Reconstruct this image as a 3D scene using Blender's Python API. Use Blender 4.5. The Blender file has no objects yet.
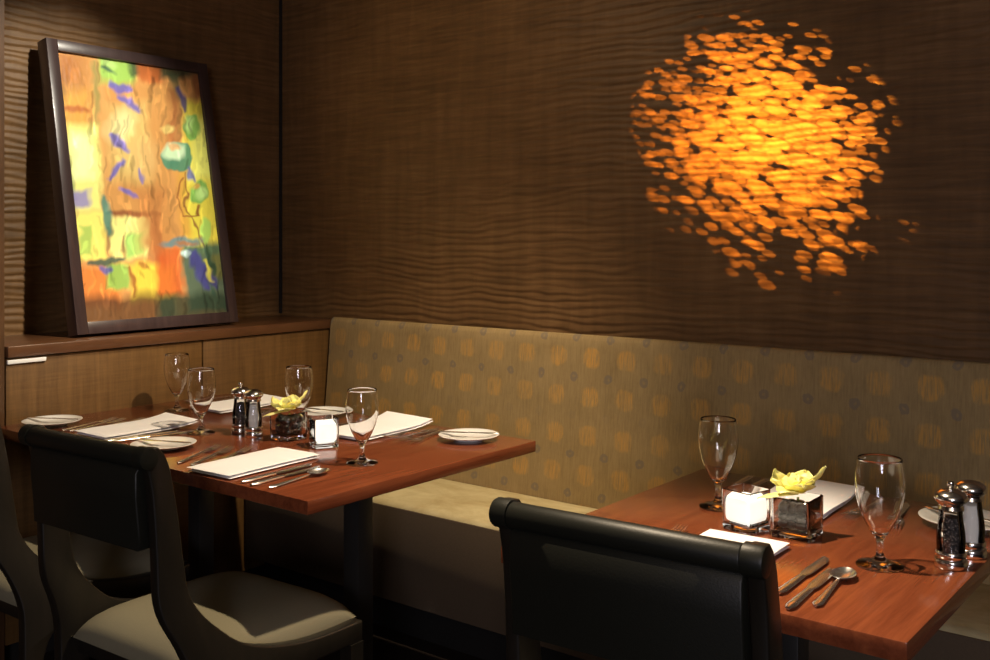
import bpy, bmesh, math, random
from mathutils import Vector, Matrix, noise
random.seed(7)
C = bpy.context.scene.collection
PI = math.pi
TZ = 0.74          # table top height
YA = 2.82          # back wall plane
XB = -3.378        # left wall plane
XC = -3.04         # cabinet front plane

# ------------------------------------------------------------------ helpers
def link(name, me, mat=None, parent=None, smooth=True, angle=40):
    if mat: me.materials.append(mat)
    o = bpy.data.objects.new(name, me); C.objects.link(o)
    if parent: o.parent = parent
    if smooth:
        me.shade_smooth()
        try: me.set_sharp_from_angle(angle=math.radians(angle))
        except Exception: pass
    return o

def obj(name, bm, mat=None, parent=None, smooth=True, angle=40):
    bmesh.ops.recalc_face_normals(bm, faces=bm.faces[:])
    me = bpy.data.meshes.new(name); bm.to_mesh(me); bm.free()
    return link(name, me, mat, parent, smooth, angle)

def tag(o, label=None, cat=None, group=None, kind=None):
    if label: o['label'] = label
    if cat: o['category'] = cat
    if group: o['group'] = group
    if kind: o['kind'] = kind
    return o

def empty(name, loc=(0, 0, 0), rz=0):
    o = bpy.data.objects.new(name, None); C.objects.link(o)
    o.location = loc; o.rotation_euler = (0, 0, rz); o.empty_display_size = .05
    return o

def copy_tree(o, parent=None):
    c = o.copy(); C.objects.link(c); c.parent = parent
    for ch in list(o.children): copy_tree(ch, c)
    return c

def box(bm, x0, y0, z0, x1, y1, z1, bev=0.0, seg=2):
    r = bmesh.ops.create_cube(bm, size=1.0)
    vs = r['verts']
    for v in vs:
        v.co = Vector((x0 + (v.co.x + .5) * (x1 - x0), y0 + (v.co.y + .5) * (y1 - y0), z0 + (v.co.z + .5) * (z1 - z0)))
    if bev > 0:
        es = list({e for v in vs for e in v.link_edges})
        bmesh.ops.bevel(bm, geom=es, offset=bev, segments=seg, profile=.5, affect='EDGES')
    return bm

def boxm(*a, **k): return box(bmesh.new(), *a, **k)

def lathe(prof, n=40, bm=None, cx=0, cy=0, closed=False):
    """prof: list of (r, z)."""
    bm = bm or bmesh.new()
    rings = []
    for r, z in prof:
        if r < 1e-6: rings.append([bm.verts.new((cx, cy, z))])
        else: rings.append([bm.verts.new((cx + r * math.cos(2 * PI * i / n), cy + r * math.sin(2 * PI * i / n), z)) for i in range(n)])
    pairs = list(zip(rings[:-1], rings[1:]))
    if closed: pairs.append((rings[-1], rings[0]))
    for a, b in pairs:
        if len(a) == 1 and len(b) == 1: continue
        for i in range(n):
            j = (i + 1) % n
            if len(a) == 1: bm.faces.new((a[0], b[i], b[j]))
            elif len(b) == 1: bm.faces.new((a[i], a[j], b[0]))
            else: bm.faces.new((a[i], a[j], b[j], b[i]))
    return bm

def loft(bm, secs):
    """secs: list of rings (equal length lists of Vectors), capped."""
    rings = [[bm.verts.new(p) for p in s] for s in secs]
    n = len(rings[0])
    for a, b in zip(rings[:-1], rings[1:]):
        for i in range(n):
            j = (i + 1) % n
            bm.faces.new((a[i], a[j], b[j], b[i]))
    bm.faces.new(rings[0][::-1]); bm.faces.new(rings[-1])
    return bm

def ell(y, hw, zc, ht, n=10, xc=0.0):
    return [Vector((xc + hw * math.cos(2 * PI * i / n), y, zc + ht * math.sin(2 * PI * i / n))) for i in range(n)]

def prism(poly, x0, x1, bev=0.004, bm=None):
    """poly in (y,z), extruded over x."""
    bm = bm or bmesh.new()
    a = [bm.verts.new((x0, y, z)) for y, z in poly]
    b = [bm.verts.new((x1, y, z)) for y, z in poly]
    n = len(poly)
    fs = [bm.faces.new(a), bm.faces.new(b[::-1])]
    for i in range(n):
        j = (i + 1) % n
        fs.append(bm.faces.new((a[i], b[i], b[j], a[j])))
    bmesh.ops.recalc_face_normals(bm, faces=fs)
    if bev:
        es = [e for f in fs[:2] for e in f.edges]
        bmesh.ops.bevel(bm, geom=es, offset=bev, segments=2, profile=.5, affect='EDGES')
    return bm

def smooth_line(pts, n=6):
    out = []
    P = [pts[0]] + list(pts) + [pts[-1]]
    for i in range(1, len(P) - 2):
        p0, p1, p2, p3 = P[i - 1], P[i], P[i + 1], P[i + 2]
        for k in range(n):
            t = k / n
            out.append(tuple(.5 * ((2 * b) + (-a + c) * t + (2 * a - 5 * b + 4 * c - d) * t * t + (-a + 3 * b - 3 * c + d) * t ** 3) for a, b, c, d in zip(p0, p1, p2, p3)))
    out.append(tuple(pts[-1]))
    return out

# ------------------------------------------------------------------ materials
def srgb(r, g, b):
    f = lambda c: (c / 255 / 12.92) if c / 255 <= .04045 else ((c / 255 + .055) / 1.055) ** 2.4
    return (f(r), f(g), f(b), 1)

class NT:
    def __init__(s, name):
        s.m = bpy.data.materials.new(name); s.m.use_nodes = True
        s.t = s.m.node_tree; s.b = s.t.nodes['Principled BSDF']
    def n(s, typ, **k):
        nd = s.t.nodes.new(typ)
        for a, v in k.items():
            if a in nd.inputs.keys(): nd.inputs[a].default_value = v
            else: setattr(nd, a, v)
        return nd
    def l(s, a, b): s.t.links.new(a, b)
    def val(s, x, v):
        if isinstance(v, (int, float)): x.default_value = v
        else: s.l(v, x)
    def math(s, op, a, b=0.0, c=None, clamp=False):
        nd = s.t.nodes.new('ShaderNodeMath'); nd.operation = op; nd.use_clamp = clamp
        s.val(nd.inputs[0], a); s.val(nd.inputs[1], b)
        if c is not None: s.val(nd.inputs[2], c)
        return nd.outputs[0]
    def mix(s, f, a, b):
        nd = s.t.nodes.new('ShaderNodeMix'); nd.data_type = 'RGBA'
        s.val(nd.inputs[0], f)
        for i, v in ((6, a), (7, b)):
            if isinstance(v, tuple): nd.inputs[i].default_value = v
            else: s.l(v, nd.inputs[i])
        return nd.outputs[2]
    def ramp(s, f, stops):
        nd = s.t.nodes.new('ShaderNodeValToRGB'); s.l(f, nd.inputs[0])
        cr = nd.color_ramp
        while len(cr.elements) < len(stops): cr.elements.new(.5)
        for e, (p, c) in zip(cr.elements, stops): e.position = p; e.color = c
        return nd.outputs[0]
    def coord(s, scale=(1, 1, 1), rot=(0, 0, 0), out='Object'):
        tc = s.t.nodes.new('ShaderNodeTexCoord'); mp = s.t.nodes.new('ShaderNodeMapping')
        mp.inputs['Scale'].default_value = scale; mp.inputs['Rotation'].default_value = rot
        s.l(tc.outputs[out], mp.inputs[0]); return mp.outputs[0]
    def noise(s, vec, scale=5, detail=4, rough=.5, dist=0):
        nd = s.t.nodes.new('ShaderNodeTexNoise')
        nd.inputs['Scale'].default_value = scale; nd.inputs['Detail'].default_value = detail
        nd.inputs['Roughness'].default_value = rough; nd.inputs['Distortion'].default_value = dist
        s.l(vec, nd.inputs['Vector']); return nd.outputs[0]
    def bump(s, h, strength=.3, dist=.002):
        nd = s.t.nodes.new('ShaderNodeBump')
        nd.inputs['Strength'].default_value = strength; nd.inputs['Distance'].default_value = dist
        s.l(h, nd.inputs['Height']); s.l(nd.outputs[0], s.b.inputs['Normal'])
    def set(s, **k):
        for a, v in k.items():
            i = s.b.inputs[a.replace('_', ' ')]
            if isinstance(v, (int, float, tuple)): i.default_value = v
            else: s.l(v, i)
        return s

def wood(name, c1, c2, scale, rough=.4, coat=0.0, bump=.12, spec=.5, fig=0.0, figscale=(1, 1, 1)):
    t = NT(name)
    v = t.coord(scale)
    a = t.noise(v, 3, 8, .6, .6)
    b = t.noise(v, 14, 4, .7, .2)
    f = t.math('ADD', t.math('MULTIPLY', a, .7), t.math('MULTIPLY', b, .3))
    if fig:
        g = t.noise(t.coord(figscale), 5, 3, .5, .4)
        f = t.math('ADD', f, t.math('MULTIPLY', t.math('SUBTRACT', g, .5), fig))
    col = t.ramp(f, [(.3, c1), (.7, c2)])
    t.set(Base_Color=col, Roughness=rough, Coat_Weight=coat, Coat_Roughness=.12, Specular_IOR_Level=spec)
    t.bump(b, bump, .001)
    return t.m

def plain(name, col, rough=.5, metal=0.0, bumpscale=0, bstr=.2, spec=.5, var=.0):
    t = NT(name)
    t.set(Base_Color=col, Roughness=rough, Metallic=metal, Specular_IOR_Level=spec)
    if bumpscale:
        h = t.noise(t.coord(), bumpscale, 4, .6)
        t.bump(h, bstr, .001)
        if var:
            t.set(Base_Color=t.mix(h, tuple(c * (1 - var) for c in col[:3]) + (1,), tuple(min(1, c * (1 + var)) for c in col[:3]) + (1,)))
    return t.m

M = {}
# carved wall panelling
def wallmat():
    t = NT('carved_wall_veneer')
    v = t.coord((1, 1, 14)); a = t.noise(v, 4, 8, .65, .5)
    g = t.noise(t.coord((22, 22, 3)), 1.0, 3, .5, .3)
    big = t.noise(t.coord((1, 1, 1)), 1.6, 2, .5, .2)
    f = t.math('ADD', t.math('MULTIPLY', a, .5), t.math('ADD', t.math('MULTIPLY', g, .25), t.math('MULTIPLY', big, .25)))
    col = t.ramp(f, [(.32, (.070, .036, .013, 1)), (.5, (.140, .072, .026, 1)), (.7, (.225, .124, .050, 1))])
    t.set(Base_Color=col, Roughness=.5, Specular_IOR_Level=.35)
    fine = t.noise(t.coord((30, 30, 160)), 3, 4, .7)
    t.bump(fine, .25, .0012)
    return t.m
M['wall'] = wallmat()
M['cabinet'] = wood('cabinet_veneer', (.080, .039, .011, 1), (.155, .080, .025, 1), (10, 10, .8), .42, 0, .1, .4, .35, (1.5, 1.5, 26))
M['ledge'] = wood('ledge_wood', (.065, .025, .010, 1), (.12, .052, .021, 1), (3, 1, 3), .3, .3, .05)
M['darkwood'] = wood('dark_stained_wood', (.007, .006, .004, 1), (.016, .012, .008, 1), (8, 8, 1), .42, .1, .1)
M['pilaster'] = wood('pilaster_wood', (.05, .024, .010, 1), (.11, .055, .024, 1), (14, 14, 1), .4, 0, .1)
M['table'] = wood('cherry_table_wood', (.125, .029, .012, 1), (.265, .074, .028, 1), (14, .8, 14), .20, .5, .03, .5, .25, (2, .6, 2))
M['tedge'] = wood('cherry_edge_wood', (.24, .070, .022, 1), (.40, .145, .05, 1), (3, 3, 20), .33, .3, .05)
M['black'] = plain('black_painted_metal', (.018, .017, .016, 1), .4, .0)
M['leather'] = plain('black_green_leather', (.010, .0105, .0075, 1), .45, 0, 260, .25, .35)
M['seatfab'] = plain('taupe_seat_fabric', (.21, .19, .125, 1), .85, 0, 420, .5, .2, .12)
M['floor'] = plain('dark_carpet', (.018, .013, .010, 1), .95, 0, 300, .6, .1, .4)
M['ceil'] = plain('ceiling_plaster', (.30, .26, .2, 1), .9, 0, 60, .1)
M['roomwall'] = plain('room_wall_plaster', (.10, .07, .045, 1), .8, 0, 40, .1)
M['kick'] = plain('toe_kick_black', (.01, .009, .008, 1), .6)
M['base'] = plain('banquette_base_fabric', (.105, .074, .046, 1), .75, 0, 200, .3, .2, .15)
M['chrome'] = plain('polished_steel', (.88, .87, .85, 1), .16, 1.0)
M['steel'] = plain('cutlery_steel', (.92, .91, .89, 1), .27, 1.0)
M['china'] = plain('white_china', (.82, .82, .80, 1), .12)
M['linen'] = plain('white_linen', (.90, .90, .92, 1), .85, 0, 900, .25, .2)
M['whitestrip'] = plain('white_plastic', (.75, .75, .73, 1), .5)
M['salt'] = plain('white_salt', (.92, .90, .82, 1), .8, 0, 700, .5)
def pepper():
    t = NT('black_peppercorns')
    vo = t.n('ShaderNodeTexVoronoi', Scale=230.0); t.l(t.coord(), vo.inputs['Vector'])
    col = t.ramp(vo.outputs['Distance'], [(.0, (.34, .29, .25, 1)), (.4, (.05, .038, .03, 1)), (.9, (.004, .003, .003, 1))])
    t.set(Base_Color=col, Roughness=.6); t.bump(t.math('SUBTRACT', 1.0, vo.outputs['Distance']), 1, .002)
    return t.m
M['pepper'] = pepper()
M['stones'] = plain('black_stones', (.016, .020, .015, 1), .35, 0, 60, .4)
M['stem'] = plain('green_stem', (.30, .38, .08, 1), .5)
def petal():
    t = NT('pale_yellow_petal')
    n = t.noise(t.coord((1, 1, 1)), 45, 4, .6)
    t.set(Base_Color=t.ramp(n, [(.3, (.86, .80, .16, 1)), (.7, (.93, .90, .42, 1))]), Roughness=.5, Subsurface_Weight=.15, Subsurface_Radius=(.01, .01, .004), Subsurface_Scale=.3)
    return t.m
M['petal'] = petal()
M['petalcore'] = plain('yellow_flower_lip', (.80, .62, .06, 1), .5)
def glass(name, col=(1, 1, 1, 1), rough=0.0, ior=1.45):
    m = bpy.data.materials.new(name); m.use_nodes = True; t = m.node_tree
    t.nodes.remove(t.nodes['Principled BSDF'])
    g = t.nodes.new('ShaderNodeBsdfGlass'); g.inputs['Color'].default_value = col
    g.inputs['Roughness'].default_value = rough; g.inputs['IOR'].default_value = ior
    t.links.new(g.outputs[0], t.nodes['Material Output'].inputs[0])
    return m
M['glass'] = glass('clear_glass')
def thin_glass():
    m = bpy.data.materials.new('thin_clear_glass'); m.use_nodes = True; t = m.node_tree
    t.nodes.remove(t.nodes['Principled BSDF'])
    tr = t.nodes.new('ShaderNodeBsdfTransparent'); gl = t.nodes.new('ShaderNodeBsdfGlossy'); gl.inputs['Roughness'].default_value = .03
    fr = t.nodes.new('ShaderNodeFresnel'); fr.inputs['IOR'].default_value = 1.5; mx = t.nodes.new('ShaderNodeMixShader')
    t.links.new(fr.outputs[0], mx.inputs[0]); t.links.new(tr.outputs[0], mx.inputs[1]); t.links.new(gl.outputs[0], mx.inputs[2])
    t.links.new(mx.outputs[0], t.nodes['Material Output'].inputs[0]); return m
M['thin'] = thin_glass()
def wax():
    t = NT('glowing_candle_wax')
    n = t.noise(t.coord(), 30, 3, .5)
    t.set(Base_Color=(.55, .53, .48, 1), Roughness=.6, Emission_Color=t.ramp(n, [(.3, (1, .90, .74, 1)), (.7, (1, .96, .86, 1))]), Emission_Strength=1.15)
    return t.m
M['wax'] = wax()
M['flame'] = NT('candle_flame').set(Emission_Color=(1, .75, .35, 1), Emission_Strength=25.0, Base_Color=(1, .8, .5, 1)).m

def back_fabric():
    """tan upholstery with woven orange squares and small grey rings on a grid"""
    t = NT('banquette_back_fabric')
    tc = t.n('ShaderNodeTexCoord'); sep = t.n('ShaderNodeSeparateXYZ'); t.l(tc.outputs['Object'], sep.inputs[0])
    obc = tc.outputs['Object']
    wx = t.math('MULTIPLY', t.math('SUBTRACT', t.noise(obc, 30, 3, .6), .5), .022)
    wz = t.math('MULTIPLY', t.math('SUBTRACT', t.noise(t.coord((1, 1, 1), (1, 0, 0)), 27, 3, .6), .5), .022)
    X = t.math('ADD', sep.outputs[0], wx); Z = t.math('ADD', sep.outputs[2], wz)
    P, Q = .130, .124
    def cell(ox, oz):
        u = t.math('SUBTRACT', t.math('WRAP', t.math('SUBTRACT', X, ox), P / 2, -P / 2), 0)
        w = t.math('SUBTRACT', t.math('WRAP', t.math('SUBTRACT', Z, oz), Q / 2, -Q / 2), 0)
        return u, w
    u, w = cell(-.753, .913)
    d = t.math('POWER', t.math('ADD', t.math('POWER', t.math('ABSOLUTE', u), 3.0), t.math('POWER', t.math('ABSOLUTE', w), 3.0)), 1 / 3)
    sq = t.math('MULTIPLY', t.math('SUBTRACT', .036, d), 110, clamp=True)
    strands = t.noise(t.coord((260, 60, 22)), 1.0, 3, .6)
    sq = t.math('MULTIPLY', sq, t.math('MULTIPLY', t.math('SUBTRACT', strands, .36), 4.0, clamp=True))
    pn = t.noise(t.coord(), 2.7, 2, .5)
    sq = t.math('MULTIPLY', sq, t.math('MULTIPLY_ADD', pn, 1.1, .05, clamp=True))
    u2, w2 = cell(-.753 + P / 2, .913 + .062)
    d2 = t.math('SQRT', t.math('ADD', t.math('MULTIPLY', u2, u2), t.math('MULTIPLY', w2, w2)))
    ring = t.math('MULTIPLY', t.math('SUBTRACT', .0165, d2), 260, clamp=True)
    hole = t.math('MULTIPLY', t.math('SUBTRACT', .006, d2), 260, clamp=True)
    ring = t.math('SUBTRACT', ring, t.math('MULTIPLY', hole, .7), clamp=True)
    zr = t.math('FLOOR', t.math('DIVIDE', t.math('SUBTRACT', sep.outputs[2], .913), Q))
    # the third ring row is woven in a colour close to the ground
    isr = t.math('COMPARE', zr, -2.0, .3)
    ring = t.math('MULTIPLY', ring, t.math('MULTIPLY_ADD', isr, -.45, .55))
    g = t.noise(t.coord((180, 60, 14)), 1.0, 5, .7)
    g2 = t.noise(t.coord(), 7, 5, .7)
    gg = t.math('ADD', t.math('MULTIPLY', g, .55), t.math('MULTIPLY', g2, .45))
    ground = t.ramp(gg, [(.3, (.25, .175, .076, 1)), (.7, (.43, .305, .138, 1))])
    c = t.mix(t.math('MULTIPLY', sq, .95), ground, (.66, .35, .075, 1))
    c = t.mix(ring, c, (.17, .15, .13, 1))
    t.set(Base_Color=c, Roughness=.8, Specular_IOR_Level=.25)
    h = t.math('ADD', t.noise(t.coord((500, 200, 120)), 1.0, 3, .7), t.math('MULTIPLY', sq, .5))
    t.bump(h, .35, .0012)
    return t.m
M['backfab'] = back_fabric()
def seat_fabric():
    t = NT('banquette_seat_fabric')
    g = t.noise(t.coord((1, 1.6, 1)), 6, 6, .7, .5)
    t.set(Base_Color=t.ramp(g, [(.35, (.42, .33, .16, 1)), (.65, (.58, .50, .28, 1))]), Roughness=.75, Specular_IOR_Level=.3)
    t.bump(t.noise(t.coord(), 300, 3, .6), .3, .001)
    return t.m
M['seat'] = seat_fabric()

# ------------------------------------------------------------------ room shell
def ripple(a, z, seed):
    """height of the carved sand-ripple relief"""
    w1 = noise.noise(Vector((a * 1.1 + seed, z * 1.7, 3.1)))
    w2 = noise.noise(Vector((a * 4.2 + seed, z * 9.0, 7.7)))
    w3 = noise.noise(Vector((a * 11 + seed, z * 26.0, 1.3)))
    ph = 2 * PI * (z / .0235 + 1.7 * w1 + .85 * w2 + .42 * w3)
    amp = .75 + .5 * noise.noise(Vector((a * 3 + seed, z * 14.0, 11.0)))
    s = .5 + .5 * math.sin(ph + .5 * math.sin(ph))
    return amp * (s ** .75)

def relief(name, us, zs, place, seed, amp):
    verts = []; faces = []
    nu, nz = len(us), len(zs)
    for z in zs:
        for u in us: verts.append(place(u, z, amp * ripple(u, z, seed)))
    for j in range(nz - 1):
        for i in range(nu - 1):
            a = j * nu + i; faces.append((a, a + 1, a + nu + 1, a + nu))
    me = bpy.data.meshes.new(name); me.from_pydata(verts, [], faces)
    o = link(name, me, M['wall'], None, True, 180)
    return tag(o, kind='structure')

def span(a, b, n): return [a + (b - a) * i / n for i in range(n + 1)]
zs = [0.0, .4, .8] + span(.9, 2.45, 400) + [2.5, 2.75]
relief('wall_back', span(-3.6, .35, 200) + [.6, 1.2, 3.2], zs, lambda u, z, h: (u, YA - h, z), 0.0, .0044)
relief('wall_left', [-3.0, -1.0, .5, 1.0] + span(1.25, 3.0, 90), zs, lambda u, z, h: (XB + h, u, z), 40.0, .0050)
tag(obj('floor', boxm(-3.6, -3, -.1, 3.2, 3.0, 0), M['floor']), kind='structure')
tag(obj('ceiling', boxm(-3.6, -3, 2.75, 3.2, 3.0, 2.85), M['ceil']), kind='structure')
tag(obj('wall_right', boxm(3.2, -3, 0, 3.3, 3.0, 2.75), M['roomwall']), kind='structure')
tag(obj('wall_front', boxm(-3.6, -3.1, 0, 3.2, -3, 2.75), M['roomwall']), kind='structure')
# partition end that closes the alcove at the left edge of the view
tag(obj('trim_1', boxm(XB - .02, 1.10, 0, -3.043, 1.488, 2.75, bev=.003), M['pilaster'], angle=30), kind='structure')
tag(obj('trim_2', boxm(XB + .004, YA - .014, .985, XB + .014, YA - .004, 2.75), M['kick']), kind='structure')

# built-in cabinet with ledge along the left wall
cab = tag(empty('wall_cabinet', (XC, 2.1, 0)), 'low built-in wood-veneer cabinet along the left wall under the painting', 'cabinet')
def cabpart(name, bm, m, ang=30):
    o = obj(name, bm, m, None, True, ang); o.parent = cab; o.matrix_parent_inverse = Matrix.Translation((-XC, -2.1, 0)); return o
y_seam = 2.186
cabpart('panel', boxm(XC - .02, 1.49, .08, XC, y_seam - .003, .938, bev=.0015), M['cabinet'])
cabpart('panel', boxm(XC - .02, y_seam + .003, .08, XC, YA - .012, .938, bev=.0015), M['cabinet'])
cabpart('carcass', boxm(XB + .02, 1.49, .08, XC - .022, YA - .012, .94), M['kick'])
cabpart('plinth', boxm(XB + .02, 1.49, .0, XC - .05, YA - .012, .08), M['kick'])
cabpart('ledge_top', boxm(XB + .0065, 1.49, .941, XC + .012, YA - .0065, .976, bev=.004), M['ledge'])
tag(obj('white_strip', boxm(XC + .0005, 1.491, .922, XC + .008, 1.611, .934, bev=.0015), M['whitestrip']),
    'narrow white strip fixed under the ledge of the wood cabinet at far left', 'strip')

# ------------------------------------------------------------------ banquette
ban = tag(empty('banquette', (-1.4, 2.5, 0)), 'long upholstered banquette with orange-patterned tan back along the rear wall', 'bench seat')
def banpart(name, bm, m, ang=40):
    o = obj(name, bm, m, None, True, ang); o.parent = ban; o.matrix_parent_inverse = Matrix.Translation((1.4, -2.5, 0)); return o
bx0, bx1 = XC + .012, 1.6
prof = [(2.725, .44), (2.732, .50), (2.745, .62), (2.757, .74), (2.768, .86), (2.774, .94), (2.777, .968), (2.783, .981), (2.793, .986), (2.80, .982), (2.803, .97), (2.803, .44)]
banpart('backrest', prism(prof, bx0, bx1, .006), M['backfab'], 60)
cs = [(2.372, .385), (2.364, .42), (2.368, .441), (2.385, .450), (2.5, .455), (2.65, .454), (2.722, .447), (2.722, .36), (2.372, .36)]
banpart('seat_cushion', prism(cs, bx0, bx1, .004), M['seat'], 60)
banpart('base', boxm(bx0, 2.378, .137, bx1, 2.80, .359, bev=.003), M['base'])
banpart('toe_kick', boxm(bx0, 2.45, .0, bx1, 2.80, .136), M['kick'])
# front facing of the seat box: same cloth as the base
banpart('front_panel', boxm(bx0, 2.362, .137, bx1, 2.3775, .438, bev=.002), M['base'])

# ------------------------------------------------------------------ tables
def table(x0, x1, y0, y1, legs, label):
    cx, cy = (x0 + x1) / 2, (y0 + y1) / 2
    t = tag(empty('dining_table', (cx, cy, 0)), label, 'table', 'cherry wood dining tables')
    a, b = (x1 - x0) / 2, (y1 - y0) / 2
    obj('tabletop', boxm(-a, -b, TZ - .031, a, b, TZ, bev=.0025), M['table'], t, True, 30)
    for e in ((-a + .02, a - .02),):
        pass
    for lx in legs:
        obj('leg', boxm(lx - cx - .0275, -.0275, .02, lx - cx + .0275, .0275, TZ - .045, bev=.003), M['black'], t)
        obj('foot', boxm(lx - cx - .04, -b + .1, .0, lx - cx + .04, b - .1, .02, bev=.004), M['black'], t)
        obj('bracket', boxm(lx - cx - .05, -b + .12, TZ - .045, lx - cx + .05, b - .12, TZ - .0312, bev=.002), M['black'], t)
    return t
table(XC + .002, -1.660, 1.458, 2.285, (-2.61, -1.933), 'long cherry wood dining table on the left, set for four')
table(-1.142, -.428, 1.462, 2.262, (-.76,), 'cherry wood dining table at right front with a yellow flower')

# ------------------------------------------------------------------ chairs
def make_chair():
    t = empty('dining_chair')
    front = smooth_line([(-.226, .885), (-.212, .852), (-.194, .762), (-.180, .664), (-.164, .583), (-.128, .519), (-.065, .462), (.07, .424), (.225, .416)], 5)
    rear_up = smooth_line([(-.225, .0), (-.215, .25), (-.215, .42), (-.222, .50), (-.238, .573), (-.243, .689), (-.252, .807), (-.268, .878)], 5)
    under = smooth_line([(.225, .372), (.12, .372), (-.05, .375), (-.13, .36), (-.165, .30), (-.180, .15), (-.188, .0)], 4)
    top = [(-.264, .892), (-.252, .900), (-.238, .898)]
    poly = front + under + rear_up + top
    for s in (-1, 1):
        o = obj('side_frame', prism(poly, .220 if s > 0 else -.250, .250 if s > 0 else -.220, .004), M['darkwood'], t, True, 50)
        obj('leg', loft(bmesh.new(), [[Vector((s * .235 + dx * w, .205 + dy * w, z)) for dx, dy in ((-1, -1), (1, -1), (1, 1), (-1, 1))] for z, w in ((0, .013), (.3716, .018))]), M['darkwood'], t, False)
    # back panel: curved upholstered sheet ending in a roll towards the rear
    fr = [(-.236, .700), (-.232, .74), (-.236, .80), (-.243, .85), (-.246, .875)]
    roll = [(-.246 - .018 + .019 * math.cos(a), .880 + .020 * math.sin(a)) for a in [math.radians(d) for d in range(0, 271, 18)]]
    bk = [(-.272, .850), (-.272, .80), (-.266, .74), (-.264, .700)]
    poly = fr + roll + bk
    w = .2185
    obj('backrest', prism(poly, -w, w, .004), M['leather'], t, True, 60)
    # end caps of the roll
    for s in (-1, 1):
        bm = bmesh.new()
        ring = []
        for k, (rr, xx) in enumerate(((1.0, .2186), (1.0, .249), (.92, .2535), (.6, .2555))):
            ring.append([Vector((s * xx, -.262 + .022 * rr * math.cos(2 * PI * i / 20), .880 + .0225 * rr * math.sin(2 * PI * i / 20))) for i in range(20)])
        loft(bm, ring)
        obj('roll_end', bm, M['leather'], t, True, 50)
    for y in (.19,):
        obj('seat_rail', boxm(-.2195, y, .372, .2195, y + .028, .413, bev=.002), M['darkwood'], t)
    obj('seat_rail', boxm(-.2195, -.175, .372, .2195, -.147, .413, bev=.002), M['darkwood'], t)
    # seat cushion: domed slab
    bm = bmesh.new(); n = 18
    def cz(u, v): return .480 - .036 * (abs(u) ** 6) - .036 * (abs(v) ** 6)
    top = [[None] * (n + 1) for _ in range(n + 1)]
    for i in range(n + 1):
        for j in range(n + 1):
            u = -1 + 2 * i / n; v = -1 + 2 * j / n
            u = math.copysign(abs(u) ** .7, u); v = math.copysign(abs(v) ** .7, v)
            top[i][j] = bm.verts.new((u * .2165, .022 + v * .215, cz(u, v)))
    for i in range(n):
        for j in range(n): bm.faces.new((top[i][j], top[i + 1][j], top[i + 1][j + 1], top[i][j + 1]))
    per = [top[i][0] for i in range(n)] + [top[n][j] for j in range(n)] + [top[n - i][n] for i in range(n)] + [top[0][n - j] for j in range(n)]
    low = [bm.verts.new((v.co.x, v.co.y, .414)) for v in per]
    for i in range(len(per)):
        j = (i + 1) % len(per); bm.faces.new((per[i], per[j], low[j], low[i]))
    bm.faces.new(low)
    obj('seat', bm, M['seatfab'], t, True, 60)
    for o in t.children:                     # the back narrows upwards, the seat runs a little deeper
        for v in o.data.vertices:
            k = max(0, min(1, (v.co.z - .40) / .22)); k = k * k * (3 - 2 * k)
            v.co.x *= 1 - .155 * k
            v.co.y -= .035 * k
            if v.co.y > 0: v.co.y *= 1.12
    return t
ch = make_chair()
def put_chair(o, x, y, rz, label):
    o.location = (x, y, 0); o.rotation_euler = (0, 0, math.radians(rz)); tag(o, label, 'chair', 'dark dining chairs')
put_chair(ch, -1.940, 1.400, 2.5, 'dark chair with rolled back, nearest the corner of the long left table')
put_chair(copy_tree(ch), -2.605, 1.400, 2, 'dark chair cut off by the left picture edge, behind the other left chair')
put_chair(copy_tree(ch), -.772, 1.540, 3, 'black chair with rolled leather back in front of the right table')

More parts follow.
